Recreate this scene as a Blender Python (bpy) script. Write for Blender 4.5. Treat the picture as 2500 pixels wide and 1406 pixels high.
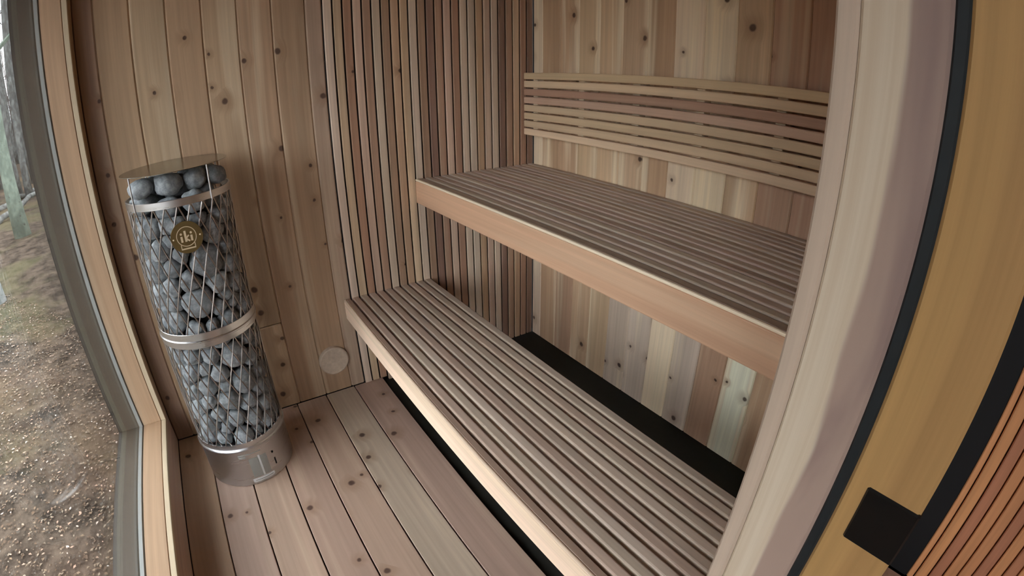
import bpy, bmesh, math, random
import numpy as np
from mathutils import Vector, Matrix, noise

for o in list(bpy.data.objects): bpy.data.objects.remove(o)
scene = bpy.context.scene
COL = scene.collection
random.seed(7); rng = np.random.default_rng(11)

# ------------------------------------------------------------------ camera (wide fisheye lens)
cd = bpy.data.cameras.new('camera'); cam = bpy.data.objects.new('camera', cd); COL.objects.link(cam)
scene.camera = cam
cd.type = 'PANO'; cd.sensor_fit = 'HORIZONTAL'; cd.sensor_width = 36.0; cd.sensor_height = 36.0 * 1406 / 2500
cy = cd if hasattr(cd, 'panorama_type') else cd.cycles
cy.panorama_type = 'FISHEYE_LENS_POLYNOMIAL'
cy.fisheye_fov = math.pi
cy.fisheye_polynomial_k0 = 0.0
cy.fisheye_polynomial_k1 = -1.01140302 / 18
cy.fisheye_polynomial_k2 = -0.01516727 / 18 ** 2
cy.fisheye_polynomial_k3 = 0.10528789 / 18 ** 3
cy.fisheye_polynomial_k4 = -0.04047789 / 18 ** 4
cd.clip_start = 0.01; cd.clip_end = 400
RC = Matrix(((0.5597483, -0.3342039, 0.7582807), (0.8286255, 0.2344075, -0.508363), (-0.0078498, 0.912886, 0.4081391)))
cam.matrix_world = Matrix.Translation((2.04928, -0.51049, 1.38959)) @ RC.to_4x4()

# ------------------------------------------------------------------ overcast sky
w = bpy.data.worlds.new('overcast_sky'); scene.world = w; w.use_nodes = True
bg = w.node_tree.nodes['Background']; bg.inputs[0].default_value = (0.90, 0.95, 1.0, 1); bg.inputs[1].default_value = 1.0
vs = scene.view_settings
vs.view_transform = 'Standard'; vs.look = 'None'; vs.gamma = 1.0; vs.use_curve_mapping = False
vs.exposure = 3.05
scene.cycles.max_bounces = 14; scene.cycles.diffuse_bounces = 8; scene.cycles.glossy_bounces = 6; scene.cycles.transparent_max_bounces = 24
scene.cycles.use_denoising = True

# ------------------------------------------------------------------ measures (metres)
P = 0.04                      # slat pitch
H1, H2 = 0.4584, 0.9423       # bench tops
YW = -0.924                   # inner face of window wall
YB = 1.0                      # back wall face
XE = 1.878                    # inner face of the door wall
XO = 2.062                    # outer edge of the door frame
YJ = -0.09                    # face of the right door jamb
ZC = 2.12                     # ceiling
ZBLK = -0.022                 # black floor under the benches

# ------------------------------------------------------------------ material helpers
class NT:
    def __init__(s, name):
        s.m = bpy.data.materials.new(name); s.m.use_nodes = True
        s.t = s.m.node_tree; s.t.nodes.clear()
        s.out = s.t.nodes.new('ShaderNodeOutputMaterial')
    def n(s, typ, **kw):
        nd = s.t.nodes.new('ShaderNode' + typ)
        for k, v in kw.items():
            if k == 'i':
                for kk, vv in v.items(): nd.inputs[kk].default_value = vv
            else: setattr(nd, k, v)
        return nd
    def l(s, a, b): s.t.links.new(a, b)
    def math(s, op, a, b=None, c=None, clamp=False):
        nd = s.n('Math', operation=op, use_clamp=clamp)
        for i, x in enumerate((a, b, c)):
            if x is None: continue
            if isinstance(x, (int, float)): nd.inputs[i].default_value = x
            else: s.l(x, nd.inputs[i])
        return nd.outputs[0]
    def vmath(s, op, a, b):
        nd = s.n('VectorMath', operation=op)
        for i, x in enumerate((a, b)):
            if isinstance(x, tuple): nd.inputs[i].default_value = x
            else: s.l(x, nd.inputs[i])
        return nd.outputs[0]
    def mix(s, fac, a, b, blend='MIX'):
        nd = s.n('Mix', data_type='RGBA', blend_type=blend)
        for i, x in ((0, fac), (6, a), (7, b)):
            if isinstance(x, (int, float)): nd.inputs[i].default_value = x
            elif isinstance(x, tuple): nd.inputs[i].default_value = x if len(x) == 4 else (*x, 1)
            else: s.l(x, nd.inputs[i])
        return nd.outputs[2]
    def maprange(s, v, a, b, c=0.0, d=1.0, smooth=True):
        nd = s.n('MapRange', interpolation_type='SMOOTHSTEP' if smooth else 'LINEAR')
        s.l(v, nd.inputs[0])
        for i, x in zip((1, 2, 3, 4), (a, b, c, d)): nd.inputs[i].default_value = x
        return nd.outputs[0]
    def noise(s, vec, scale=1.0, detail=4.0, rough=0.55, dist=0.0, dim='3D'):
        nd = s.n('TexNoise', noise_dimensions=dim)
        nd.inputs['Scale'].default_value = scale; nd.inputs['Detail'].default_value = detail
        nd.inputs['Roughness'].default_value = rough; nd.inputs['Distortion'].default_value = dist
        s.l(vec, nd.inputs['Vector']); return nd.outputs[0]
    def bsdf(s, color, rough=0.6, metal=0.0, bump=None, bstr=0.2, bdist=0.002, spec=0.35):
        p = s.n('BsdfPrincipled'); p.inputs['Metallic'].default_value = metal; p.inputs['Specular IOR Level'].default_value = spec
        for k, x in (('Base Color', color), ('Roughness', rough)):
            if isinstance(x, (int, float)): p.inputs[k].default_value = x
            elif isinstance(x, tuple): p.inputs[k].default_value = x if len(x) == 4 else (*x, 1)
            else: s.l(x, p.inputs[k])
        if bump is not None:
            b = s.n('Bump', i={'Strength': bstr, 'Distance': bdist}); s.l(bump, b.inputs['Height']); s.l(b.outputs[0], p.inputs['Normal'])
        s.l(p.outputs[0], s.out.inputs[0]); return p

def wood(name, knots=0.18, band=1.0, sap=(0.66, 0.53, 0.37), grain=1.0, rough=0.62, knot_scale=6.5):
    """cedar: object colour is the board's own tone, its alpha how far the pale sapwood shows"""
    s = NT(name); tc = s.n('TexCoord').outputs['Object']; oi = s.n('ObjectInfo')
    off = s.n('CombineXYZ'); s.l(s.math('MULTIPLY', oi.outputs['Random'], 71.0), off.inputs[0]); s.l(s.math('MULTIPLY', oi.outputs['Random'], 37.0), off.inputs[1]); s.l(s.math('MULTIPLY', oi.outputs['Random'], 19.0), off.inputs[2])
    v = s.vmath('ADD', tc, off.outputs[0])
    # knots
    vo = s.n('TexVoronoi', voronoi_dimensions='2D', i={'Scale': knot_scale, 'Randomness': 0.9})
    wob = s.noise(v, 22.0, 2.0); wv = s.n('CombineXYZ'); s.l(s.math('MULTIPLY', wob, 0.012), wv.inputs[0]); s.l(s.math('MULTIPLY', wob, 0.012), wv.inputs[1])
    s.l(s.vmath('ADD', v, wv.outputs[0]), vo.inputs['Vector'])
    sep = s.n('SeparateColor'); s.l(vo.outputs['Color'], sep.inputs[0])
    pick = s.math('LESS_THAN', sep.outputs[0], knots)
    size = s.math('MULTIPLY_ADD', sep.outputs[1], 0.06, 0.038)
    kd = s.math('DIVIDE', vo.outputs['Distance'], size)
    kmask = s.math('MULTIPLY', s.maprange(kd, 1.15, 0.55), pick)
    halo = s.math('MULTIPLY', s.maprange(kd, 4.5, 0.8), pick)
    # grain, pushed round the knots
    push = s.n('CombineXYZ'); s.l(s.math('MULTIPLY', halo, 0.02), push.inputs[1])
    gv = s.vmath('MULTIPLY', s.vmath('ADD', v, push.outputs[0]), (1.3, 60.0, 60.0))
    g1 = s.noise(gv, 1.0, 5.0, 0.6)
    gv2 = s.vmath('MULTIPLY', s.vmath('ADD', v, push.outputs[0]), (0.55, 13.0, 9.0))
    g2 = s.noise(gv2, 1.0, 3.0, 0.5, 0.35)
    bandf = s.math('MULTIPLY', s.math('MULTIPLY', s.maprange(g2, 0.50, 0.66), oi.outputs['Alpha']), band)
    col = s.mix(bandf, oi.outputs['Color'], sap)
    gm = s.math('MULTIPLY_ADD', s.math('SUBTRACT', g1, 0.5), 1.0 * grain, 1.0)
    g3 = s.noise(s.vmath('MULTIPLY', v, (0.4, 5.0, 5.0)), 1.0, 2.0)
    gm = s.math('MULTIPLY', gm, s.math('MULTIPLY_ADD', s.math('SUBTRACT', g3, 0.5), 0.7, 1.0))
    cg = s.n('CombineColor'); [s.l(gm, cg.inputs[i]) for i in range(3)]
    col = s.mix(1.0, col, cg.outputs[0], 'MULTIPLY')
    col = s.mix(s.math('MULTIPLY', halo, 0.35), col, (0.22, 0.12, 0.06))
    col = s.mix(s.math('MULTIPLY', kmask, 0.88), col, (0.055, 0.027, 0.02))
    s.bsdf(col, rough, bump=g1, bstr=0.12, bdist=0.0012, spec=0.3)
    return s.m

M = {}
M['plank'] = wood('cedar_planks', 0.48, grain=0.7)
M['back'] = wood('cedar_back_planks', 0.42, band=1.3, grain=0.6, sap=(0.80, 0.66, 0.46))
M['slat'] = wood('cedar_slats', 0.035, band=0.9, grain=0.8)
M['deck'] = wood('cedar_floor_boards', 0.45, band=0.6, grain=0.5)
M['bench'] = wood('cedar_bench_slats', 0.02, band=0.45, grain=0.55)
M['clear'] = wood('cedar_clear_boards', 0.0, band=1.0, grain=0.5)
M['frame'] = wood('cedar_frame_boards', 0.05, band=0.8, grain=0.6)
M['oiled'] = wood('oiled_fir_frame', 0.0, band=0.5, sap=(0.42, 0.26, 0.10), grain=0.7, rough=0.42)
M['stained'] = wood('stained_red_slats', 0.02, band=0.6, sap=(0.50, 0.24, 0.10), grain=0.8, rough=0.5)

def plain(name, col, rough=0.6, metal=0.0, nscale=None, namp=0.15, spec=0.35, bstr=0.0):
    s = NT(name); tc = s.n('TexCoord').outputs['Object']
    if nscale:
        g = s.noise(tc, nscale, 4.0); f = s.math('MULTIPLY_ADD', s.math('SUBTRACT', g, 0.5), namp * 2, 1.0)
        c = s.n('CombineColor'); [s.l(f, c.inputs[i]) for i in range(3)]
        col = s.mix(1.0, col, c.outputs[0], 'MULTIPLY')
        s.bsdf(col, rough, metal, bump=g if bstr else None, bstr=bstr, spec=spec)
    else: s.bsdf(col, rough, metal, spec=spec)
    return s.m
M['black'] = plain('black_rubber_floor', (0.012, 0.013, 0.011), 0.75, nscale=40, namp=0.3)
M['shadowgap'] = plain('dark_batten_backing', (0.02, 0.014, 0.011), 0.9, nscale=30)
M['blackpaint'] = plain('black_painted_board', (0.004, 0.005, 0.006), 0.7, nscale=20)
M['gasket'] = plain('black_rubber_gasket', (0.010, 0.014, 0.016), 0.5, nscale=60)
M['hinge'] = plain('black_powder_coat', (0.004, 0.004, 0.004), 0.35, nscale=80)
M['brass'] = plain('dark_brass_badge', (0.16, 0.115, 0.045), 0.42, 0.7, nscale=60, namp=0.05)
M['emblem'] = plain('bright_brass_engraving', (0.62, 0.50, 0.33), 0.5, 0.2, nscale=90, namp=0.05)
M['spacer'] = plain('white_glazing_spacer', (0.42, 0.45, 0.44), 0.5, nscale=90, namp=0.05)
M['core'] = plain('stove_core_black', (0.008, 0.008, 0.009), 0.8, nscale=30)
M['print'] = plain('grey_printed_label', (0.25, 0.245, 0.22), 0.5, nscale=120, namp=0.1)
M['printwhite'] = plain('white_printed_label', (0.62, 0.63, 0.62), 0.45, nscale=120, namp=0.08)
M['steel'] = None
def steel():
    s = NT('brushed_stainless_steel'); tc = s.n('TexCoord').outputs['Object']
    g = s.noise(s.vmath('MULTIPLY', tc, (8.0, 8.0, 220.0)), 1.0, 3.0)
    s.bsdf((0.60, 0.61, 0.62), s.maprange(g, 0.3, 0.7, 0.27, 0.31, False), 1.0)
    return s.m
M['steel'] = steel()
M['lid'] = plain('dull_polished_lid', (0.36, 0.36, 0.32), 0.22, 1.0, nscale=30, namp=0.05)
def wire():
    s = NT('stove_mesh_wire'); tc = s.n('TexCoord').outputs['Object']
    s.bsdf((0.40, 0.36, 0.33), s.maprange(s.noise(tc, 60, 2.0), 0.3, 0.7, 0.3, 0.42, False), 1.0); return s.m
M['wire'] = wire()
def stone():
    s = NT('olivine_stone'); tc = s.n('TexCoord').outputs['Object']; oi = s.n('ObjectInfo')
    v = s.vmath('ADD', tc, (0, 0, 0)); g = s.noise(tc, 55.0, 6.0, 0.65); sp = s.noise(tc, 260.0, 2.0)
    a = s.mix(s.maprange(g, 0.35, 0.7), (0.19, 0.21, 0.22), (0.36, 0.385, 0.395))
    a = s.mix(s.maprange(sp, 0.62, 0.75), a, (0.50, 0.52, 0.52))
    f = s.math('MULTIPLY_ADD', oi.outputs['Random'], 0.5, 0.75); c = s.n('CombineColor'); [s.l(f, c.inputs[i]) for i in range(3)]
    s.bsdf(s.mix(1.0, a, c.outputs[0], 'MULTIPLY'), 0.8, bump=g, bstr=0.5, bdist=0.004, spec=0.25); return s.m
M['stone'] = stone()
def glass():
    s = NT('coated_window_glass'); fr = s.n('Fresnel'); ge = s.n('NewGeometry')
    s.l(s.math('MULTIPLY_ADD', ge.outputs['Backfacing'], 1 / 1.5 - 1.5, 1.5), fr.inputs['IOR'])     # same reflectance on both faces of the pane
    t = s.math('MULTIPLY', s.math('SUBTRACT', 1.0, s.math('MULTIPLY', fr.outputs[0], 0.85)), 0.99); tc = s.n('CombineColor'); [s.l(t, tc.inputs[k]) for k in range(3)]
    tr = s.n('BsdfTransparent'); s.l(tc.outputs[0], tr.inputs[0])
    gl = s.n('BsdfGlossy', i={'Color': (0.95, 1.0, 0.98, 1), 'Roughness': 0.0}); mx = s.n('MixShader')
    s.l(s.math('MULTIPLY', fr.outputs[0], 0.4), mx.inputs[0]); s.l(tr.outputs[0], mx.inputs[1]); s.l(gl.outputs[0], mx.inputs[2]); s.l(mx.outputs[0], s.out.inputs[0]); return s.m
M['glass'] = glass()
def jambmat():
    """one cedar board: pale sapwood along one edge, purple-brown heartwood along the other"""
    s = NT('cedar_jamb_sap_and_heart'); tc = s.n('TexCoord').outputs['Object']
    sp = s.n('SeparateXYZ'); s.l(tc, sp.inputs[0])
    wob = s.noise(s.vmath('MULTIPLY', tc, (3.0, 12.0, 12.0)), 1.0, 3.0, 0.5, 0.6)
    e = s.math('MULTIPLY_ADD', s.math('SUBTRACT', wob, 0.5), 0.035, sp.outputs[1])
    g = s.noise(s.vmath('MULTIPLY', tc, (1.5, 90.0, 90.0)), 1.0, 4.0)
    heart = s.mix(s.maprange(wob, 0.45, 0.62), (0.33, 0.235, 0.19), (0.24, 0.165, 0.14))
    sapc = s.mix(s.maprange(g, 0.3, 0.7), (0.50, 0.40, 0.29), (0.59, 0.50, 0.38))
    col = s.mix(s.maprange(e, 0.002, -0.006), sapc, heart)
    s.bsdf(col, 0.6, bump=g, bstr=0.08, bdist=0.001); return s.m
M['jamb'] = jambmat()

# ------------------------------------------------------------------ object helpers
def link(o, parent=None):
    COL.objects.link(o)
    if parent is not None: o.parent = parent
    return o
def empty(name, loc): 
    o = bpy.data.objects.new(name, None); o.location = loc; o.empty_display_size = 0.05; return link(o)
def tag(o, label=None, cat=None, group=None, kind=None):
    if label: o['label'] = label
    if cat: o['category'] = cat
    if group: o['group'] = group
    if kind: o['kind'] = kind
    return o
AX = {'XZ': Matrix(((1, 0, 0), (0, 1, 0), (0, 0, 1))),                       # length X, front +Z (floor, benches)
      'X-Y': Matrix(((1, 0, 0), (0, 0, -1), (0, 1, 0))),                     # length X, front -Y (backrest, fascia)
      'XY': Matrix(((-1, 0, 0), (0, 0, 1), (0, 1, 0))),                      # length -X, front +Y (window wall)
      'ZX': Matrix(((0, 0, 1), (0, -1, 0), (1, 0, 0))),                      # length Z, front +X (end wall)
      'Z-Y': Matrix(((0, -1, 0), (0, 0, -1), (1, 0, 0))),                    # length Z, front -Y (back wall, jamb)
      'ZY': Matrix(((0, 1, 0), (0, 0, 1), (1, 0, 0))),                       # length Z, front +Y
      'YZ': Matrix(((0, -1, 0), (1, 0, 0), (0, 0, 1))),                      # length Y, front +Z
      'Z-X': Matrix(((0, 0, -1), (0, 1, 0), (1, 0, 0)))}
BOX = {}
def boxmesh(L, W, T, bev=0.002, seg=1):
    key = (round(L, 4), round(W, 4), round(T, 4), round(bev, 5), seg)
    if key in BOX: return BOX[key]
    bm = bmesh.new(); bmesh.ops.create_cube(bm, size=1.0)
    for v in bm.verts: v.co = Vector((v.co.x * L, v.co.y * W, v.co.z * T))
    if bev > 0:
        es = [e for e in bm.edges if seg == 1 or abs((e.verts[0].co - e.verts[1].co).x) > L * 0.5]
        bmesh.ops.bevel(bm, geom=es, offset=min(bev, T * 0.45, W * 0.45), segments=seg, affect='EDGES', profile=0.5)
    me = bpy.data.meshes.new('board'); bm.to_mesh(me); bm.free()
    if seg > 1:
        for p in me.polygons: p.use_smooth = False
    BOX[key] = me; return me
def board(name, x0, x1, y0, y1, z0, z1, ax, mat, parent=None, col=(0.42, 0.31, 0.22, 0.5), bev=0.002, seg=1):
    """a board filling the world box; ax says which way its length and its front face run"""
    R = AX[ax]; d = Vector((x1 - x0, y1 - y0, z1 - z0)); loc = R.transposed() @ d
    L, W, T = (abs(c) for c in loc)
    me = boxmesh(L, W, T, bev, seg)
    if not me.materials: me.materials.append(mat)
    o = bpy.data.objects.new(name, me); link(o, parent)
    c = Vector(((x0 + x1) / 2, (y0 + y1) / 2, (z0 + z1) / 2))
    o.rotation_mode = 'QUATERNION'
    mw = Matrix.Translation(c) @ R.to_4x4()
    o.matrix_basis = mw if parent is None else parent.matrix_basis.inverted() @ mw
    o.material_slots[0].link = 'OBJECT'; o.material_slots[0].material = mat
    o.color = col if len(col) == 4 else (*col, 0.5)
    return o
def meshobj(name, verts, faces, mat, parent=None, smooth=False, loc=(0, 0, 0)):
    me = bpy.data.meshes.new(name); me.from_pydata([tuple(v) for v in verts], [], [tuple(f) for f in faces]); me.update()
    if smooth: me.shade_smooth()
    me.materials.append(mat); o = bpy.data.objects.new(name, me); o.location = loc
    return link(o, parent)
def lathe(profile, n=64, closed=False):
    """profile of (r, z) turned round the z axis"""
    V, F = [], []; m = len(profile)
    for i in range(n):
        a = 2 * math.pi * i / n
        for r, z in profile: V.append((r * math.cos(a), r * math.sin(a), z))
    for i in range(n):
        j = (i + 1) % n
        for k in range(m if closed else m - 1):
            k2 = (k + 1) % m
            F.append((i * m + k, j * m + k, j * m + k2, i * m + k2))
    return V, F
def tube(pts, rad, n=6, cap=True):
    pts = [Vector(p) for p in pts]; V, F = [], []
    rr = rad if isinstance(rad, (list, tuple)) else [rad] * len(pts)
    up = Vector((0, 0, 1)) if abs((pts[-1] - pts[0]).normalized().z) < 0.9 else Vector((1, 0, 0))
    for i, p in enumerate(pts):
        t = (pts[min(i + 1, len(pts) - 1)] - pts[max(i - 1, 0)]).normalized()
        a = t.cross(up).normalized(); b = t.cross(a).normalized()
        for k in range(n):
            f = 2 * math.pi * k / n; V.append(p + (a * math.cos(f) + b * math.sin(f)) * rr[i])
    for i in range(len(pts) - 1):
        for k in range(n): F.append((i * n + k, i * n + (k + 1) % n, (i + 1) * n + (k + 1) % n, (i + 1) * n + k))
    if cap: F.append(tuple(range(n))[::-1]); F.append(tuple((len(pts) - 1) * n + k for k in range(n)))
    return V, F
def merge(parts):
    V, F = [], []
    for v, f in parts:
        b = len(V); V += [tuple(x) for x in v]; F += [tuple(i + b for i in q) for q in f]
    return V, F
def jit(c, d=0.05):
    f = 1 + random.uniform(-d, d); return (c[0] * f, c[1] * f * random.uniform(0.98, 1.02), c[2] * f * random.uniform(0.97, 1.03), c[3] if len(c) > 3 else 0.5)

# cedar tones (albedo, alpha = amount of sapwood)
T = dict(Q=(0.40, 0.25, 0.165, 0.1), L=(0.52, 0.41, 0.305, 0.5), O=(0.47, 0.34, 0.215, 0.5), N=(0.43, 0.29, 0.18, 0.45), B=(0.33, 0.21, 0.14, 0.2), R=(0.36, 0.21, 0.14, 0.2),
         D=(0.23, 0.14, 0.10, 0.1), K=(0.48, 0.335, 0.25, 0.35), P=(0.62, 0.50, 0.345, 0.7), W=(0.72, 0.64, 0.50, 0.6), G=(0.42, 0.335, 0.265, 0.3), S=(0.45, 0.265, 0.19, 0.2))

# ------------------------------------------------------------------ SETTING: shell of the sauna
def struct(o): o['kind'] = 'structure'; return o
floor = struct(board('floor', -0.12, XE, YW - 0.1, YB + 0.1, -0.08, ZBLK, 'XZ', M['black'], bev=0))
fb, fp, yd = -0.0553, 0.14506, 0.093
edges = [yd] + [fb - fp * i for i in range(6)] + [YW]
ftone = ['K', 'L', 'K', 'K', 'K', 'K', 'N']
for i in range(len(edges) - 1):
    y1, y0 = edges[i], edges[i + 1]
    c = T[ftone[i]]
    board('floor_board', -0.0095, XE, y0 + 0.0022, y1 - 0.0022, ZBLK + 0.0, 0.0, 'XZ', M['deck'], floor, jit((c[0] * 0.82, c[1] * 0.82, c[2] * 0.84, 0.3), 0.03), bev=0.002)
struct(board('ceiling', -0.12, XO, YW - 0.12, YB + 0.12, ZC, ZC + 0.1, 'XZ', M['plank'], col=T['L'], bev=0))

we = struct(board('wall_end', -0.12, -0.034, YW - 0.1, YB + 0.1, ZBLK, ZC, 'ZX', M['shadowgap'], bev=0))
pl, pp = -0.0658, 0.1301
pe = [0.0, pl] + [pl - pp * i for i in range(1, 7)] + [YW]
ptone = ['K', 'N', 'N', 'O', 'N', 'O', 'N', 'B']
for i in range(len(pe) - 1):
    for za, zb in (((0.0, 0.421), (0.423, ZC)) if i == 3 else ((0.0, ZC),)):
      board('wall_plank', -0.034, -0.0097, pe[i + 1] + 0.0004, pe[i] - 0.0004, za, zb, 'ZX', M['plank'], we, jit(tuple(c * 0.90 for c in T[ptone[i]][:3]) + (T[ptone[i]][3],), 0.05), bev=0.005)
stone_ = 'LORKBLBNNLBDRKRLLNKLDBNRD'
board('slat_backing', -0.034, -0.0125, 0.0, YB, ZBLK, ZC, 'ZX', M['blackpaint'], we, bev=0)
for i in range(25):
    y0 = i * P
    board('wall_slat', -0.0130, 0.0, y0 + 0.0038, y0 + P - 0.0038, ZBLK if y0 > yd else 0.0, ZC, 'ZX', M['slat'], we, jit(tuple(c * 1.1 for c in T[stone_[i]][:3]) + (T[stone_[i]][3],), 0.06), bev=0.0025)

wb = struct(board('wall_back', 0.0, XE, YB + 0.018, YB + 0.1, ZBLK, ZC, 'Z-Y', M['shadowgap'], bev=0))
xs = [0.0] + [0.071 + 0.1293 * k for k in range(11)] + [0.071 + 0.1293 * k for k in range(11, 14)] + [XE]
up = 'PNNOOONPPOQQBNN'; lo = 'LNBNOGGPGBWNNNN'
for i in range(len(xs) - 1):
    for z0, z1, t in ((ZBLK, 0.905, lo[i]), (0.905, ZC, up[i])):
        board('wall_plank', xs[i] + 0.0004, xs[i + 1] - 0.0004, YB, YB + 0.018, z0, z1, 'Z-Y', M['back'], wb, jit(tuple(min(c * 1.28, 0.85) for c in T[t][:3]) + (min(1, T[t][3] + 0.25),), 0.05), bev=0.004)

# window wall with its opening
WX0, WX1, WZ0, WZ1 = 0.0591, 1.76, 0.1644, 2.06
YG = YW - 0.098                                  # inner glass face
ww = struct(board('wall_window', -0.0097, XE, YW - 0.10, YW, 0.0, WZ0, 'XY', M['frame'], col=T['K'], bev=0.002))
board('wall_panel', -0.0097, WX0, YW - 0.10, YW, WZ0, ZC, 'ZY', M['frame'], ww, T['N'], bev=0.001)
board('wall_panel', WX1, XE, YW - 0.10, YW, WZ0, ZC, 'ZY', M['frame'], ww, T['N'], bev=0.001)
board('wall_panel', WX0, WX1, YW - 0.10, YW, WZ1, ZC, 'XY', M['frame'], ww, T['N'], bev=0.001)
win = struct(empty('window_1', (0.8, YW, 0.0)))
def ring(name, ya, yb, ins, th, mat, col, parts=('sill', 'jamb', 'jamb', 'head'), bev=0.0015):
    """four boards lining the opening between depths ya..yb; ins = how far their face stands inside the opening"""
    x0, x1, z0, z1 = WX0 + ins, WX1 - ins, WZ0 + ins, WZ1 - ins
    board(parts[0], x0 - th, x1 + th, ya, yb, z0 - th, z0, 'XZ', mat, win, col, bev=bev)
    board(parts[1], x0 - th, x0, ya, yb, z0, z1, 'ZX', mat, win, col, bev=bev)
    board(parts[2], x1, x1 + th, ya, yb, z0, z1, 'ZX', mat, win, col, bev=bev)
    board(parts[3], x0 - th, x1 + th, ya, yb, z1, z1 + th, 'XZ', mat, win, col, bev=bev)
ring('lining', YG - 0.001, YW - 0.021, 0.004, 0.014, M['frame'], (0.43, 0.285, 0.175, 0.3))
ring('casing', YW - 0.0185, YW + 0.001, 0.004, 0.016, M['frame'], (0.50, 0.41, 0.28, 0.5), ('casing', 'casing', 'casing', 'casing'))
for k, ya in enumerate((YG - 0.006, YG - 0.026)):
    o = board('glass_pane', WX0 - 0.01, WX1 + 0.01, ya, ya + 0.005, WZ0 - 0.01, WZ1 + 0.01, 'XY', M['glass'], win, bev=0)
    o['label'] = 'clear window glass'
ring('spacer', YG - 0.0205, YG - 0.0065, 0.0065, 0.018, M['spacer'], (1, 1, 1, 0), ('spacer_bar',) * 4, bev=0)
grey = plain('weathered_grey_cladding', (0.075, 0.070, 0.062), 0.6, nscale=25, namp=0.2)
ring('exterior', YG - 0.115, YG - 0.0275, 0.004, 0.02, grey, (1, 1, 1, 0), ('exterior_sill', 'exterior_jamb', 'exterior_jamb', 'exterior_head'), bev=0.001)
# outside cladding of the window wall (keeps daylight out round the frame)
board('outer_cladding', -0.12, XO, YW - 0.19, YW - 0.10, -0.5, WZ0 - 0.016, 'XY', M['stained'], ww, T['B'], bev=0)
board('outer_cladding', -0.12, WX0 - 0.016, YW - 0.19, YW - 0.10, WZ0 - 0.016, ZC, 'ZY', M['stained'], ww, T['B'], bev=0)
board('outer_cladding', WX1 + 0.016, XO, YW - 0.19, YW - 0.10, WZ0 - 0.016, ZC, 'ZY', M['stained'], ww, T['B'], bev=0)
board('outer_cladding', WX0 - 0.016, WX1 + 0.016, YW - 0.19, YW - 0.10, WZ1 + 0.016, ZC, 'XY', M['stained'], ww, T['B'], bev=0)

struct(board('sky_shade_slab', -0.3, 3.8, YW - 1.0, YW - 0.12, ZC, ZC + 0.1, 'XZ', M['stained'], col=T['B'], bev=0))  # unseen roof slab added to cut steep sky light at the window
# door wall with the doorway the picture is taken from
DZ = 2.0
wd = struct(board('wall_door', XE, XO, YJ + 0.12, YB + 0.1, ZBLK, ZC, 'Z-X', M['plank'], col=T['N'], bev=0))
board('wall_header', XE, XO, YW, YJ + 0.12, DZ + 0.04, ZC, 'YZ', M['plank'], wd, T['N'], bev=0)
d1 = struct(empty('door_1', (1.97, YJ, 0.0)))
o = board('jamb_trim', XE, XE + 0.0208, YJ, YJ + 0.12, 0.0, DZ + 0.04, 'Z-Y', M['frame'], d1, (0.47, 0.37, 0.285, 0.2), bev=0.003)
o = board('jamb_board', XE + 0.0214, 1.973, YJ - 0.0005, YJ + 0.12, 0.0, DZ + 0.04, 'Z-Y', M['jamb'], d1, bev=0.003)
o['label'] = 'pale cedar board with purple heartwood along one edge'
o = board('gasket', 1.973, 1.9855, YJ + 0.001, YJ + 0.12, 0.0, DZ + 0.04, 'Z-Y', M['gasket'], d1, bev=0.002); o['label'] = 'black rubber gasket'
o = board('outer_jamb', 1.9855, XO, YJ, YJ + 0.12, 0.0, DZ + 0.04, 'Z-Y', M['oiled'], d1, (0.33, 0.19, 0.075, 0.6), bev=0.003); o['label'] = 'oiled orange fir frame board'
h = board('strike_plate', 2.049 - 0.0435, XO + 0.001, YJ - 0.0025, YJ + 0.02, 0.9975, 1.067, 'Z-Y', M['hinge'], d1, bev=0.002); h['label'] = 'square black plate'
board('threshold', XE, XO, YW, YJ, -0.05, 0.002, 'YZ', M['oiled'], d1, (0.36, 0.20, 0.07, 0.8), bev=0.002)
board('head_jamb', XE, XO, YW, YJ, DZ, DZ + 0.04, 'YZ', M['frame'], d1, T['L'], bev=0.002)
board('far_jamb', XE, XO, YW - 0.03, YW, 0.0, DZ + 0.04, 'ZY', M['frame'], d1, T['L'], bev=0.002)

# covered porch outside the doorway: deck, slatted rear wall, roof
pf = struct(board('floor_porch', XO, 3.6, YW - 0.19, YB + 0.1, -0.06, -0.03, 'XZ', M['blackpaint'], bev=0))
for k in range(11):
    y1 = YB - 0.05 - 0.19 * k
    if y1 - 0.18 < YW - 0.19: break
    board('porch_board', XO, 3.6, y1 - 0.186, y1, -0.03, 0.02, 'XZ', M['deck'], pf, jit(T['S'], 0.06), bev=0.003)
wr = struct(board('wall_porch', XO, 3.6, YB, YB + 0.1, -0.03, ZC, 'Z-Y', M['blackpaint'], bev=0))
YS = -0.5105 + 1.47
x = XO + 0.004
board('corner_board', XO + 0.001, 2.049 + 0.0765 * 1.47, YS - 0.002, YB, 0.02, ZC, 'Z-Y', M['blackpaint'], wr, bev=0.002)
xj = 2.049 + 0.0925 * 1.47
k = 0; a = 2.049 + 0.0768 * 1.47
tones = ['S', 'S', 'R', 'S', 'S', 'R', 'S', 'N', 'S', 'R']
while a < 3.56:
    b = xj + 0.04 * k
    board('porch_slat', a + 0.001, b - 0.002, YS, YB, 0.02, ZC, 'Z-Y', M['stained'], wr, jit((0.60, 0.285, 0.125, 0.4) if tones[k % 10] == 'S' else (0.40, 0.175, 0.095, 0.2), 0.12), bev=0.003)
    a = b + 0.002; k += 1
wv = struct(board('porch_light_block_front', XO, 2.35, YW - 0.19, YW - 0.10, -0.5, ZC, 'ZY', M['stained'], col=T['B'], bev=0))  # unseen wall added to dim the porch, opening left to light the jamb
board('wall_panel', 2.35, 3.6, YW - 0.19, YW - 0.10, -0.5, 0.3, 'XY', M['stained'], wv, T['B'], bev=0)
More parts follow.
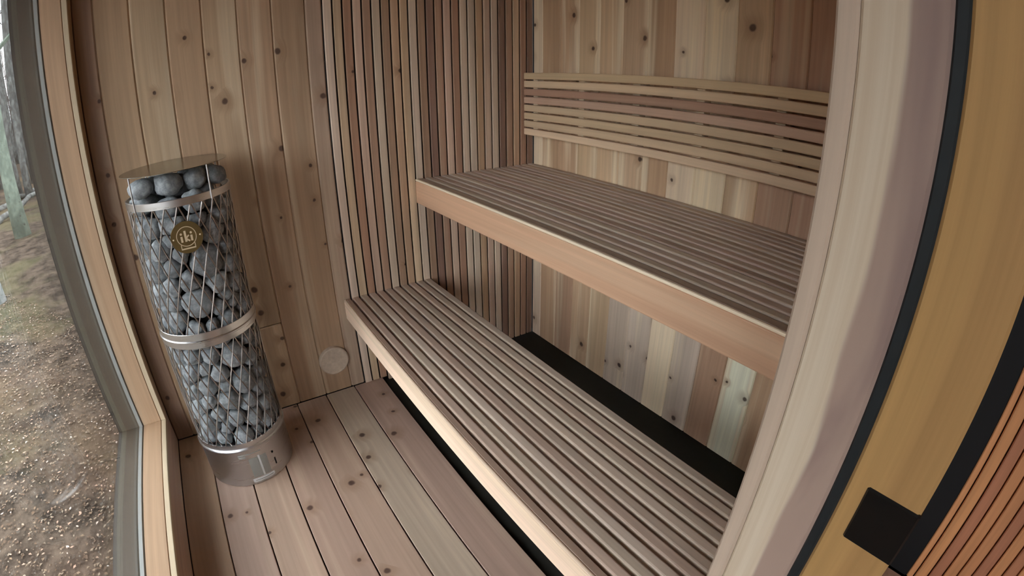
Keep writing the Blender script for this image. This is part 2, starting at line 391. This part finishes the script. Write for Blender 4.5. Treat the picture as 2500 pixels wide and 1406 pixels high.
board('wall_panel', 3.3, 3.6, YW - 0.19, YW - 0.10, 0.3, ZC, 'ZY', M['stained'], wv, T['B'], bev=0)
struct(board('porch_light_block_end', 3.6, 3.7, YW - 0.19, YB + 0.1, -0.5, ZC, 'Z-X', M['stained'], col=T['B'], bev=0))  # unseen end wall added to cut daylight through the doorway
struct(board('ceiling_porch', XO, 3.6, YW - 0.19, YB + 0.1, ZC, ZC + 0.1, 'XZ', M['stained'], col=T['B'], bev=0))

# ------------------------------------------------------------------ BENCHES
BT = dict(G=(0.47, 0.38, 0.30, 0.3), K=(0.49, 0.375, 0.29, 0.3), L=(0.54, 0.44, 0.345, 0.3), B=(0.39, 0.285, 0.22, 0.1), N=(0.46, 0.355, 0.265, 0.3))
def bench(name, label, y_front, yi0, n, ztop, zf, ftone, etone, ctone, tones, back):
    root = empty(name, (0.9, y_front + 0.2, ztop)); tag(root, label, 'bench')
    board('front_board', 0.0, XE, y_front, y_front + 0.022, zf, ztop - 0.0085, 'X-Y', M['clear'], root, ftone, bev=0.004, seg=2)
    board('edge_strip', 0.0, XE, y_front + 0.0003, y_front + 0.011, ztop - 0.009, ztop, 'X-Y', M['clear'], root, etone, bev=0.004, seg=2)
    board('slat', 0.0, XE, y_front + 0.0105, yi0 * P - 0.0045, ztop - 0.030, ztop - 0.0005, 'XZ', M['slat'], root, ctone, bev=0.002)
    for k in range(n):
        y0 = (yi0 + k) * P
        board('slat', 0.0, XE, y0 + 0.0052, y0 + P - 0.0052, ztop - 0.030, ztop, 'XZ', M['bench'], root, jit(BT[tones[k % len(tones)]], 0.05), bev=0.0045, seg=2)
    for xx in (0.32, 0.94, 1.56):
        board('support_beam', xx - 0.02, xx + 0.02, yi0 * P - 0.004, back, ztop - 0.085, ztop - 0.0295, 'YZ', M['slat'], root, T['B'], bev=0.002)
    return root
bench('sauna_bench', 'low slatted cedar bench with pale front board, a step above the floor', -0.0355, 0, 10, H1, 0.3633, (0.84, 0.64, 0.48, 0.6), (0.80, 0.62, 0.46, 0.3), (0.34, 0.24, 0.18, 0.2), 'KGLKGLGKLG', 10 * P)
bench('sauna_bench', 'high slatted cedar bench running below the wall backrest', 0.3552, 10, 15, H2, 0.833, (0.60, 0.375, 0.24, 0.3), (0.85, 0.74, 0.55, 0.3), (0.36, 0.27, 0.20, 0.2), 'GKGLBGKGNLGKGNG', YB)

br = empty('backrest', (0.9, 0.97, 1.0913)); tag(br, 'horizontal slatted wooden backrest fixed to the wall above the high bench', 'backrest')
z0, z1 = 1.0913, 1.3912; ph = (z1 - z0 + 0.0065) / 8
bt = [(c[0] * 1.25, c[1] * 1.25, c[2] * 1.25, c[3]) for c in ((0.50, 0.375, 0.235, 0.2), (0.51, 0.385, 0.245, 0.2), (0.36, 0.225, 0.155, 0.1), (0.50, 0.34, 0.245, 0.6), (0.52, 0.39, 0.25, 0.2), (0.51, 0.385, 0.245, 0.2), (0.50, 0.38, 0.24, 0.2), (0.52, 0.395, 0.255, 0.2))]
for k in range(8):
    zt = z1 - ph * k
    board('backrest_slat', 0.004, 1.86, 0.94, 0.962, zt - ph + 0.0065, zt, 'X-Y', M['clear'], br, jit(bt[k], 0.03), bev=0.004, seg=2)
for xx in (0.048, 0.375, 0.688, 0.985, 1.29, 1.6, 1.81):
    board('backrest_batten', xx, xx + 0.035, 0.9615, YB + 0.0005, z0 + 0.008, z1 - 0.008, 'Z-Y', M['clear'], br, (0.72, 0.58, 0.40, 0.2), bev=0.002)

# round vent cover on the plank wall
v, f = lathe([(0.0, 0.020), (0.064, 0.020), (0.069, 0.017), (0.071, 0.011), (0.071, 0.0)], 48)
o = meshobj('vent_cover', [(z, y, x) for x, y, z in v], [q[::-1] for q in f], M['clear'], None, False, (-0.0102, -0.130, 0.175))
o.color = (0.50, 0.40, 0.31, 0.2); tag(o, 'round pale wooden vent cover low on the plank wall', 'vent cover')
o.data.materials[0] = M['frame']

# ------------------------------------------------------------------ STOVE
SX, SY, RS = 0.266, -0.611, 0.174
st = empty('sauna_stove', (SX, SY, 0.0)); tag(st, 'tall cylindrical steel mesh sauna stove filled with grey stones', 'stove')
def part(name, vf, mat, smooth=True, parent=st, label=None):
    o = meshobj(name, vf[0], vf[1], mat, parent, smooth)
    if smooth: o.data.set_sharp_from_angle(angle=math.radians(40))
    if label: o['label'] = label
    return o
b = part('base', lathe([(0.0, 0.0), (RS - 0.003, 0.0), (RS, 0.003), (RS, 0.168), (RS + 0.001, 0.170), (RS + 0.005, 0.174), (RS + 0.005, 0.179), (RS + 0.001, 0.184), (RS, 0.186), (RS, 0.206), (RS - 0.004, 0.207), (RS - 0.006, 0.200), (RS - 0.01, 0.185), (0.0, 0.185)], 96), M['steel'], label='stainless steel drum base')
def band(z0_, z1_, name, lip=True):
    pr = [(RS - 0.004, z0_), (RS + 0.0015, z0_)]
    if lip:
        zm = (z0_ + z1_) / 2 - 0.003; pr += [(RS + 0.0015, zm - 0.005), (RS + 0.005, zm - 0.002), (RS + 0.005, zm + 0.002), (RS + 0.0015, zm + 0.005)]
    pr += [(RS + 0.0015, z1_ - 0.001), (RS + 0.0005, z1_), (RS - 0.003, z1_), (RS - 0.004, z1_ - 0.001)]
    return part(name, lathe(pr, 96, True), M['steel'])
band(0.6195, 0.672, 'middle_band'); band(1.0868, 1.110, 'rim_band', False)
def cage(z0_, z1_):
    parts = []; NW = 27; slope = 0.368 / RS
    for k in range(NW):
        for sg in (1, -1):
            n = max(6, int((z1_ - z0_) / 0.028)); pts = []
            for i in range(n + 1):
                z = z0_ + (z1_ - z0_) * i / n; a = 2 * math.pi * k / NW + sg * slope * (z - z1_)
                r = RS - 0.0022 + sg * 0.0006; pts.append((r * math.cos(a), r * math.sin(a), z))
            parts.append(tube(pts, 0.0024, 4, False))
    return merge(parts)
for a, c in ((0.200, 0.624), (0.668, 1.090)):
    o = part('mesh_cage', cage(a, c), M['wire'], True); o['kind'] = 'stuff'; o['label'] = 'steel wire mesh of tall diamonds'
part('core', lathe([(0.0, 0.186), (0.070, 0.186), (0.070, 1.035), (0.0, 1.035)], 32), M['core'])
ld = part('lid', lathe([(0.0, 1.190), (0.1775, 1.190), (0.178, 1.1905), (0.178, 1.1915), (0.1775, 1.192), (0.0, 1.192)], 96), M['lid'], label='thin polished steel disc')
for a in (-50, 37.5, 128, 218):
    a = math.radians(a); c, s_ = math.cos(a) * (RS + 0.003), math.sin(a) * (RS + 0.003)
    part('rod', tube([(c, s_, 1.085), (c, s_, 1.1905)], 0.0028, 8), M['steel'])
# badge, flat brass plate facing the doorway
BA = math.radians(3.0); BZ = 0.991
Rb = Matrix.Rotation(BA, 4, 'Z') @ Matrix.Translation((RS + 0.0015, 0, BZ))
def onbadge(v): return [Rb @ Vector((z, x, y)) for x, y, z in v]       # local x = right, y = up, z = out
v, f = lathe([(0.0, 0.0), (0.050, 0.0), (0.050, 0.0016), (0.0495, 0.002), (0.0, 0.002)], 64)
bd = part('badge', (onbadge(v), f), M['brass'], False, label='round dark brass badge')
def flat(poly, z0_=0.0019, z1_=0.0026):
    n = len(poly); V = [(x, y, z0_) for x, y in poly] + [(x, y, z1_) for x, y in poly]
    return V, [tuple(range(n, 2 * n))] + [(i, (i + 1) % n, n + (i + 1) % n, n + i) for i in range(n)]
def sub(name, vf): 
    o = meshobj(name, onbadge(vf[0]), vf[1], M['emblem'], bd); return o
rg = lathe([(0.0290, 0.0019), (0.0312, 0.0019), (0.0312, 0.0026), (0.0290, 0.0026)], 56, True)
sub('emblem_ring', ([(x - 0.001, y + 0.003, z) for x, y, z in rg[0]], rg[1]))
def quad(x0, y0, x1, y1, wd_): 
    d = Vector((x1 - x0, y1 - y0)).normalized(); nx, ny = -d.y * wd_ / 2, d.x * wd_ / 2
    return flat([(x0 - nx, y0 - ny), (x1 - nx, y1 - ny), (x1 + nx, y1 + ny), (x0 + nx, y0 + ny)])
def dot(x, y, r): return flat([(x + r * math.cos(a), y + r * math.sin(a)) for a in [math.pi * 2 * i / 12 for i in range(12)]])
sub('letter_i', merge([quad(-0.0165, -0.013, -0.0165, 0.005, 0.0066), dot(-0.0165, 0.0125, 0.0036)]))
sub('letter_k', merge([quad(-0.0040, -0.013, -0.0040, 0.021, 0.0066), quad(-0.0035, -0.0035, 0.0078, -0.0125, 0.0050), quad(-0.0035, -0.003, 0.0070, 0.0060, 0.0045)]))
sub('letter_i', merge([quad(0.0145, -0.013, 0.0145, 0.005, 0.0066), dot(0.0145, 0.0125, 0.0036)]))
sub('emblem_boat', merge([quad(-0.0225, -0.0205, -0.0225, -0.036, 0.0024), quad(0.0205, -0.0205, 0.0205, -0.036, 0.0024), quad(-0.0235, -0.0345, 0.0215, -0.0345, 0.0042)]))
for xx in (-0.0415, 0.0415):
    v, f = lathe([(0.0, 0.0046), (0.002, 0.004), (0.003, 0.0019)], 12); sub('rivet', ([(x + xx, y, z) for x, y, z in v], f))
# printed plates on the base
def curved(a0, a1, z0_, z1_, mat, name, r=RS + 0.0006, parent=b):
    n = 8; V, F = [], []
    for rr in (r - 0.002, r):
        for i in range(n + 1):
            a = math.radians(a0 + (a1 - a0) * i / n)
            V += [(rr * math.cos(a), rr * math.sin(a), z0_), (rr * math.cos(a), rr * math.sin(a), z1_)]
    m = 2 * (n + 1)
    for i in range(n): F += [(m + 2 * i, m + 2 * i + 2, m + 2 * i + 3, m + 2 * i + 1), (2 * i, 2 * i + 2, m + 2 * i + 2, m + 2 * i), (2 * i + 1, m + 2 * i + 1, m + 2 * i + 3, 2 * i + 3)]
    F += [(0, m, m + 1, 1), (2 * n, 2 * n + 1, m + 2 * n + 1, m + 2 * n)]
    return meshobj(name, V, F, mat, parent)
curved(-3, 9.5, 0.036, 0.128, M['print'], 'rating_plate', r=RS + 0.0009)
curved(12, 21, 0.036, 0.128, M['print'], 'rating_plate', r=RS + 0.0009)
curved(9.6, 11.9, 0.030, 0.134, M['printwhite'], 'rating_strip', r=RS + 0.0007)
curved(-14, 16, 0.150, 0.154, M['print'], 'printed_line'); curved(-14, -5, 0.138, 0.147, M['print'], 'printed_line')
curved(-6, 24, 0.012, 0.029, M['printwhite'], 'printed_strip'); curved(-3, 22, 0.019, 0.022, M['print'], 'printed_line', r=RS + 0.0012)
curved(30, 31.8, 0.050, 0.082, M['core'], 'switch_slot', r=RS + 0.001); curved(29, 31.4, 0.108, 0.116, M['core'], 'knob_hole', r=RS + 0.001)

# stones behind the mesh: cells of a random packing wrapped round the stove, each a rounded block

def stone_mesh(rho_fn, h, seed, bump=0.11):
    bm = bmesh.new(); bmesh.ops.create_icosphere(bm, subdivisions=3, radius=1.0)
    for vtx in bm.verts:
        d = vtx.co.normalized(); t = math.hypot(d.x, d.y); al = math.atan2(d.y, d.x)
        rho = rho_fn(al); mexp = 2.7
        r = 1.0 / ((t / rho) ** mexp + (abs(d.z) / h) ** mexp) ** (1 / mexp)
        nz = noise.noise(d * 1.6 + Vector((seed * 3.1, seed * 1.7, 0)))
        vtx.co = d * r * (1 - bump + bump * nz * 1.6)
    me = bpy.data.meshes.new('stone'); bm.to_mesh(me); bm.free(); me.shade_smooth(); me.materials.append(M['stone']); return me
def packed(zlo, zhi, n, a0=-140, a1=146, seed=1, sect='lower'):
    g = np.random.default_rng(seed); R0 = 0.140; A0, A1 = math.radians(a0) * R0, math.radians(a1) * R0
    pts = np.stack([g.uniform(A0, A1, n), g.uniform(zlo, zhi, n)], 1); wgt = np.clip(g.lognormal(0.0, 0.28, n), 0.6, 1.7)
    for it in range(160):                                   # relax: push apart by size
        d = pts[:, None] - pts[None]; dist = np.hypot(d[..., 0], d[..., 1]) + np.eye(n)
        want = 0.039 * (wgt[:, None] + wgt[None]); ov = np.clip(want - dist, 0, None) * (1 - np.eye(n))
        pts += 0.22 * (d / dist[..., None] * ov[..., None]).sum(1)
        pts[:, 0] = np.clip(pts[:, 0], A0, A1); pts[:, 1] = np.clip(pts[:, 1], zlo + 0.022, zhi - 0.022)
    for i in range(n):
        d = pts - pts[i]; L = np.hypot(d[:, 0], d[:, 1]); nb = [j for j in np.argsort(L)[1:14]]
        cells = [(math.atan2(d[j, 1], d[j, 0]), L[j] * wgt[i] / (wgt[i] + wgt[j])) for j in nb if L[j] > 1e-4]
        lim = [(math.pi / 2, zhi - pts[i, 1]), (-math.pi / 2, pts[i, 1] - zlo)]
        sy = g.uniform(0.85, 1.0)
        def rho(al, cells=cells + lim, sy=sy):
            s_ = 0.0
            for a_, c_ in cells:
                q = math.cos(al - a_)
                if q > 0.05: s_ += (q / max(c_, 0.004)) ** 7
            return min((s_ + 1e-9) ** (-1 / 7), 0.066) * 0.99
        me = stone_mesh(rho, 0.034 * min(1.2, 0.45 + 0.55 * wgt[i]), i + seed * 100)
        o = bpy.data.objects.new('stone', me); link(o)
        a = pts[i, 0] / R0; rr = 0.132 + g.uniform(-0.010, 0.004)
        ur = Vector((math.cos(a), math.sin(a), 0)); ut = Vector((-math.sin(a), math.cos(a), 0)); uz = Vector((0, 0, 1))
        o.matrix_world = Matrix.Translation((SX + rr * ur.x, SY + rr * ur.y, pts[i, 1])) @ Matrix((ut, uz, ur)).transposed().to_4x4() @ Matrix.Rotation(g.uniform(-0.2, 0.2), 4, 'X')
        tag(o, *((f'rounded blue-grey stone behind the {sect} mesh of the stove', 'stone', f'grey stones behind the {sect} stove mesh')))
packed(0.187, 0.642, 74, seed=1); packed(0.642, 1.080, 64, seed=2, sect='upper')
# heap on top, dropped one by one
g = np.random.default_rng(5); placed = []
ZB = 1.060
for i in range(44):
    r = g.uniform(0.044, 0.056) if i < 12 else g.uniform(0.036, 0.046); best = None
    for t in range(300):
        q = (0.166 - r * 1.12) * math.sqrt(g.uniform(0, 1)); a = g.uniform(0, 2 * math.pi); x, y = q * math.cos(a), q * math.sin(a)
        z = ZB + r * 0.55
        for (px, py, pz, pr) in placed:
            dd = (x - px) ** 2 + (y - py) ** 2; R2 = ((r + pr) * 0.84) ** 2
            if dd < R2: z = max(z, pz + 0.78 * math.sqrt(R2 - dd))
        if best is None or z < best[0]: best = (z, x, y)
    z, x, y = best
    if z + r * 0.62 > 1.189: continue
    placed.append((x, y, z, r))
    k1, k2, ph_ = g.uniform(0.85, 1.15), g.uniform(0.04, 0.14), g.uniform(0, 6)
    me = stone_mesh(lambda al, r=r, k1=k1, k2=k2, ph_=ph_: r * k1 * (1 + k2 * math.cos(2 * al + ph_) + 0.06 * math.cos(3 * al + 2 * ph_)), r * 0.80, i + 900)
    o = bpy.data.objects.new('stone', me); link(o)
    o.matrix_world = Matrix.Translation((SX + x, SY + y, z)) @ Matrix.Rotation(g.uniform(0, 6.28), 4, 'Z') @ Matrix.Rotation(g.uniform(-0.4, 0.4), 4, 'X')
    tag(o, 'rounded blue-grey stone in the open heap under the stove lid', 'stone', 'grey stones heaped on top of the stove')

# settle the stones: push touching neighbours apart until they only touch, inside the mesh, round the core, under the lid
def settle(zlo=0.1856, zhi=1.1893, rmax=0.1682, rcore=0.0705, zcore=1.036):
    S = [o for o in bpy.data.objects if o.name.split('.')[0] == 'stone' and o.parent is None]
    n = len(S); heap = np.array(['heap' in o['group'] for o in S]); C = np.zeros((n, 3)); X = []; sc = np.ones(n)
    for i, o in enumerate(S):
        m = np.array(o.matrix_basis); v = np.zeros(len(o.data.vertices) * 3); o.data.vertices.foreach_get('co', v); v = v.reshape(-1, 3)
        C[i] = m[:3, 3]; X.append(v @ m[:3, :3].T)
    gg = np.random.default_rng(3); cone = gg.normal(size=(48, 3)); cone /= np.linalg.norm(cone, axis=1)[:, None]; ax0 = np.array((SX, SY, 0.0))
    def limits(i):
        for _ in range(3):
            w_ = X[i] + C[i] - ax0; r_ = np.hypot(w_[:, 0], w_[:, 1]); k_ = int(r_.argmax())
            if r_[k_] > rmax: C[i, :2] -= w_[k_, :2] / r_[k_] * (r_[k_] - rmax)
            lo_, hi_ = w_[:, 2].min(), w_[:, 2].max()
            if hi_ > zhi: C[i, 2] -= hi_ - zhi
            if lo_ < zlo: C[i, 2] += zlo - lo_
            if lo_ < zcore:
                d_ = C[i, :2] - ax0[:2]; L_ = np.hypot(*d_) + 1e-9; u_ = d_ / L_; inn = (w_[w_[:, 2] < zcore + 0.002][:, :2] @ u_).min() if (w_[:, 2] < zcore + 0.002).any() else 9
                if inn < rcore: C[i, :2] += u_ * (rcore - inn)
    worst = 0
    for it in range(150):
        if it < 60: C[heap, 2] -= 0.0006
        for i in range(n): limits(i)
        rad = np.array([np.linalg.norm(x, axis=1).max() for x in X]); worst = 0; bad = set()
        D = np.linalg.norm(C[:, None] - C[None], axis=2)
        for i, j in zip(*np.where((D < rad[:, None] + rad[None]) & (np.arange(n)[:, None] < np.arange(n)[None]))):
            d = C[j] - C[i]; u = d / (np.linalg.norm(d) + 1e-9)
            A = u + 0.75 * cone; A = np.vstack([u, A / np.linalg.norm(A, axis=1)[:, None]])
            ov = (X[i] @ A.T).max(0) - (X[j] @ A.T).min(0) - A @ d
            k_ = int(ov.argmin())
            if ov[k_] > 1e-4:
                worst = max(worst, ov[k_]); mv = A[k_] * (ov[k_] * 0.52 + 0.00005); C[i] -= mv; C[j] += mv
                if ov[k_] > 0.0004: bad |= {i, j}
        if it > 45 and it % 2:
            for i in bad: X[i] = X[i] * 0.988; sc[i] *= 0.988
        if it > 60 and worst <= 1e-4: break
    for i in range(n): limits(i)
    for i, o in enumerate(S):
        m = o.matrix_basis.copy(); R_ = m.to_3x3() * float(sc[i]); o.matrix_basis = Matrix.Translation(C[i].tolist()) @ R_.to_4x4()
settle()

# ------------------------------------------------------------------ OUTSIDE
def gz(x, y):
    d = math.hypot(x + 0.5, y + 1.0)
    z = -0.5 + 0.035 * noise.noise(Vector((x * 0.9, y * 0.9, 0))) + 0.02 * noise.noise(Vector((x * 3.1, y * 3.1, 4))) + 0.25 * noise.noise(Vector((x * 0.06, y * 0.06, 2))) * min(d / 12, 1)
    return z + 0.016 * max(0, d - 10)
def groundmat():
    s = NT('forest_floor_soil'); tc = s.n('TexCoord').outputs['Object']
    a = s.noise(tc, 0.7, 4.0); b_ = s.noise(tc, 4.5, 7.0, 0.72); c = s.noise(tc, 28.0, 5.0, 0.75); d = s.noise(tc, 0.35, 3.0)
    col = s.mix(s.maprange(b_, 0.35, 0.65), (0.025, 0.019, 0.014), (0.122, 0.092, 0.067))
    col = s.mix(s.math('MULTIPLY', s.maprange(a, 0.50, 0.64), 0.5), col, (0.104, 0.102, 0.047))
    col = s.mix(s.math('MULTIPLY', s.maprange(d, 0.52, 0.62), 0.5), col, (0.139, 0.086, 0.058))
    col = s.mix(s.math('MULTIPLY', s.maprange(c, 0.58, 0.7), 0.55), col, (0.277, 0.263, 0.229))
    s.bsdf(col, 0.95, bump=c, bstr=0.6, bdist=0.02, spec=0.1); return s.m
xsg = np.concatenate([-np.geomspace(70, 3.2, 60), np.linspace(-3.0, 4.5, 110), np.geomspace(5, 40, 20)])
ysg = np.concatenate([-np.geomspace(70, 4.2, 60), np.linspace(-4.1, -1.12, 60)])
V = [(x, y, gz(x, y)) for y in ysg for x in xsg]; nx = len(xsg)
F = [(j * nx + i, j * nx + i + 1, (j + 1) * nx + i + 1, (j + 1) * nx + i) for j in range(len(ysg) - 1) for i in range(nx - 1)]
gr = struct(meshobj('ground', V, F, groundmat(), None, True))
# the clearing goes on round the other sides of the hut
V2 = [(x, y, gz(x, y) - 0.02) for y in np.linspace(-1.2, 45, 24) for x in np.linspace(-60, -0.13, 24)]
F2 = [(j * 24 + i, j * 24 + i + 1, (j + 1) * 24 + i + 1, (j + 1) * 24 + i) for j in range(23) for i in range(23)]
g2 = struct(meshobj('ground_beside', V2, F2, gr.data.materials[0], None, True))
V3 = [(x, y, gz(x, y) - 0.02) for y in np.linspace(-1.2, 45, 24) for x in np.linspace(3.71, 45, 24)]
g3 = struct(meshobj('ground_beyond', V3, F2, gr.data.materials[0], None, True))

# trees
def at(azd, dist): a = math.radians(azd); return 2.049 + dist * math.cos(a), -0.51 + dist * math.sin(a)
spots = [(-161.0, 19, .10), (-161.9, 17, .11), (-162.8, 21, .14), (-163.6, 17.2, .13), (-164.4, 24, .12), (-160.2, 27, .13), (-159.2, 22, .12), (-158.0, 18, .14), (-162.3, 30, .15), (-161.4, 34, .16), (-163.2, 28, .14), (-165.5, 19, .15), (-167.2, 24, .14), (-156.4, 25, .15), (-154.5, 17, .13), (-151.5, 23, .15), (-148, 16, .15), (-144, 22, .17), (-139, 15, .15), (-134, 20, .16), (-128, 14, .15), (-121, 19, .17), (-113, 15, .15), (-105, 18, .16), (-96, 14, .15), (-86, 17, .15), (-170, 16, .15), (-173, 22, .16)]
TREES = [(*at(-160.25, 11.0), 0.145), (*at(-155.8, 7.2), 0.10)] + [(*at(a, d), r) for a, d, r in spots]
# leaf litter
def leafmat():
    s = NT('fallen_leaves'); at = s.n('Attribute', attribute_name='tone'); sep = s.n('SeparateColor'); s.l(at.outputs['Color'], sep.inputs[0])
    r = s.n('ValToRGB'); s.l(sep.outputs[0], r.inputs[0]); e = r.color_ramp.elements
    e[0].position = 0; e[0].color = (0.063, 0.046, 0.034, 1.0); e[1].position = 1; e[1].color = (0.63, 0.588, 0.525, 1.0)
    for p, c in ((0.3, (0.158, 0.101, 0.063, 1.0)), (0.55, (0.231, 0.164, 0.105, 1.0)), (0.78, (0.294, 0.242, 0.179, 1.0)), (0.92, (0.462, 0.294, 0.21, 1.0))): q = e.new(p); q.color = c
    s.bsdf(r.outputs[0], 0.85, spec=0.2); return s.m
nl = 60000; LV = np.zeros((nl * 4, 3)); tone = np.zeros(nl * 4)
for i in range(nl):
    u = random.random() ** 1.35
    y = -1.22 - u * 12; x = random.uniform(-2.2 - u * 14, 2.2 + u * 4)
    while math.hypot(x - 2.05, y + 0.51) > 18.5 or any(math.hypot(x - px, y - py) < r_ * 1.3 + 0.05 for px, py, r_ in TREES):
        u = random.random() ** 1.35; y = -1.22 - u * 12; x = random.uniform(-2.2 - u * 14, 2.2 + u * 4)
    z = gz(x, y); s_ = random.uniform(0.004, 0.013) * (1 + 2.0 * u); a = random.uniform(0, 6.28); tx, ty = random.uniform(-0.5, 0.5), random.uniform(-0.5, 0.5)
    for k, (p, q) in enumerate(((-1, -0.1), (0, -0.55), (1.1, 0), (0.1, 0.6))):
        lx, ly = p * s_, q * s_
        LV[i * 4 + k] = (x + lx * math.cos(a) - ly * math.sin(a), y + lx * math.sin(a) + ly * math.cos(a), z + 0.006 + abs(lx * tx + ly * ty) + 0.004 * (k % 2))
    tone[i * 4:i * 4 + 4] = random.random() ** 1.7
me = bpy.data.meshes.new('leaf_litter'); me.from_pydata(LV.tolist(), [], [(i * 4, i * 4 + 1, i * 4 + 2, i * 4 + 3) for i in range(nl)])
ca = me.color_attributes.new('tone', 'FLOAT_COLOR', 'POINT'); ca.data.foreach_set('color', np.repeat(tone[:, None], 4, 1).astype(np.float32).ravel())
me.materials.append(leafmat()); o = link(bpy.data.objects.new('leaf_litter', me)); tag(o, 'dry brown fallen leaves scattered over the forest floor', 'leaves', kind='stuff')

def barkmat(name, base, patch, amt):
    s = NT(name); tc = s.n('TexCoord').outputs['Object']
    g_ = s.noise(s.vmath('MULTIPLY', tc, (9.0, 9.0, 5.0)), 1.0, 6.0, 0.65); h_ = s.noise(s.vmath('MULTIPLY', tc, (14, 14, 22.0)), 1.0, 4.0, 0.7)
    col = s.mix(s.maprange(g_, 0.4, 0.62), base, patch); col = s.mix(s.math('MULTIPLY', s.maprange(h_, 0.6, 0.68), amt), col, (0.04, 0.04, 0.035))
    s.bsdf(col, 0.9, bump=g_, bstr=0.6, bdist=0.02, spec=0.1); return s.m
M['lichen'] = barkmat('lichen_bark', (0.152, 0.187, 0.152), (0.236, 0.284, 0.229), 0.8)
M['grey'] = barkmat('grey_bark', (0.097, 0.097, 0.092), (0.208, 0.215, 0.201), 0.6)
M['birch'] = barkmat('birch_bark', (0.333, 0.368, 0.36), (0.471, 0.495, 0.492), 0.7)
def tree(name, x, y, r, h, mat, label, group=None, lean=0.02, seed=0, nb=9):
    g_ = random.Random(seed); z = gz(x, y) - 0.08
    root = empty(name, (x, y, z)); lx, ly = g_.uniform(-lean, lean), g_.uniform(-lean, lean)
    n = 12; pts = []; rad = []
    for i in range(n + 1):
        t = i / n; pts.append(((lx * h + 0.05 * math.sin(t * 5 + seed)) * t, (ly * h + 0.05 * math.cos(t * 4 + seed) - 0.05) * t, h * t)); rad.append(r * (1 - 0.85 * t) * (1.25 if i == 0 else 1))
    meshobj('trunk', *tube(pts, rad, 10), mat, root, True)
    prt = []
    near = [(px - x, py - y) for px, py, _ in TREES if 0.01 < math.hypot(px - x, py - y) < 9]
    def own(p): return all(p[0] * px + p[1] * py < (px * px + py * py) * 0.5 - 0.3 * math.hypot(px, py) for px, py in near)   # nearer this trunk than any other
    for k in range(nb * 3):
        if len(prt) >= nb * 3: break
        t = g_.uniform(0.18, 0.97); i = int(t * n); p0 = Vector(pts[i]); a = g_.uniform(0, 6.28); L = h * 0.22 * (1.1 - t) * g_.uniform(0.5, 1.3)
        d = Vector((math.cos(a), math.sin(a), g_.uniform(0.3, 0.9)))
        if not own(p0 + d * L): continue
        prt.append(tube([p0, p0 + d * L * 0.5 + Vector((0, 0, 0.05 * L)), p0 + d * L], [rad[i] * 0.4, rad[i] * 0.22, 0.004], 5, False))
        for m in range(2):
            q = p0 + d * L * g_.uniform(0.3, 0.8); d2 = Vector((math.cos(a + g_.uniform(-1.2, 1.2)), math.sin(a + g_.uniform(-1.2, 1.2)), g_.uniform(0.2, 0.8)))
            if not own(q + d2 * L * 0.4): continue
            prt.append(tube([q, q + d2 * L * 0.4], [rad[i] * 0.15, 0.003], 4, False))
    meshobj('branches', *merge(prt), mat, root, False)['kind'] = 'stuff'
    tag(root, label, 'tree', group); return root
x, y = at(-160.25, 11.0); tree('lichen_tree', x, y, 0.145, 13, M['lichen'], 'pale green lichen-covered tree trunk standing in the leaf litter outside the window', seed=3, lean=0.0)
x, y = at(-155.8, 7.2); tree('birch_tree', x, y, 0.10, 9, M['birch'], 'white birch trunk rooted nearer the window than the green trunk', seed=5, lean=0.0)
TG = 'bare grey trees in the far woods'
for i, (a, d, r) in enumerate(spots):
    x, y = at(a, d); tree('forest_tree', x, y, r, 11 + (i * 7 % 5), M['grey'], 'bare grey tree trunk in the far woods beyond the window', TG, 0.03, 20 + i)
# thicket of saplings behind
prt = []; rs = random.Random(9)
for i in range(7200):
    a = rs.uniform(-185, -80); d = 20 + 40 * rs.random() ** 0.8; x, y = at(a, d); z = gz(x, y); h = rs.uniform(3, 11); r = rs.uniform(0.015, 0.085)
    lx, ly = rs.uniform(-0.06, 0.06) * h, rs.uniform(-0.06, 0.06) * h
    if any(math.hypot(x - px, y - py) < 2.6 + 0.2 * h for px, py, _ in TREES): continue
    prt.append(tube([(x, y, z - 0.1), (x + lx * 0.4, y + ly * 0.4, z + h * 0.5), (x + lx, y + ly, z + h)], [r, r * 0.7, 0.004], 3, False))
    for k in range(3):
        t = rs.uniform(0.2, 0.9); b_ = Vector((x + lx * t, y + ly * t, z + h * t)); e_ = b_ + Vector((rs.uniform(-1, 1), rs.uniform(-1, 1), rs.uniform(0.2, 1))) * 0.18 * h
        prt.append(tube([b_, e_], [r * 0.45, 0.004], 3, False))
vf = merge(prt)
o = meshobj('sapling_thicket', vf[0], vf[1], barkmat('sapling_bark', (0.116, 0.097, 0.088), (0.231, 0.206, 0.189), 0.3), None, False)
tag(o, 'thicket of thin bare saplings far behind the trees', 'thicket', kind='stuff')
# fallen trunks
def log(p0, p1, r, label):
    n = 10; a, b_ = Vector(p0), Vector(p1); pts = [a.lerp(b_, i / n) + Vector((0, 0, 0.05 * math.sin(i * 1.3))) for i in range(n + 1)]
    c = a.lerp(b_, 0.5); o = meshobj('fallen_log', *tube([p - c for p in pts], [r * (1 - 0.4 * i / n) for i in range(n + 1)], 8), M['grey'], None, True, c); tag(o, label, 'log', 'fallen logs in the woods'); return o
x0, y0 = at(-158.0, 13.5); x1, y1 = at(-164.0, 15.5)
log((x0, y0, gz(x0, y0) + 0.02), (x1, y1, gz(x1, y1) + 0.38), 0.075, 'thin pale fallen trunk lying behind the green tree')
x0, y0 = at(-157.0, 15.5); x1, y1 = at(-162.5, 18)
log((x0, y0, gz(x0, y0) + 0.05), (x1, y1, gz(x1, y1) + 0.1), 0.10, 'darker fallen log further into the woods')
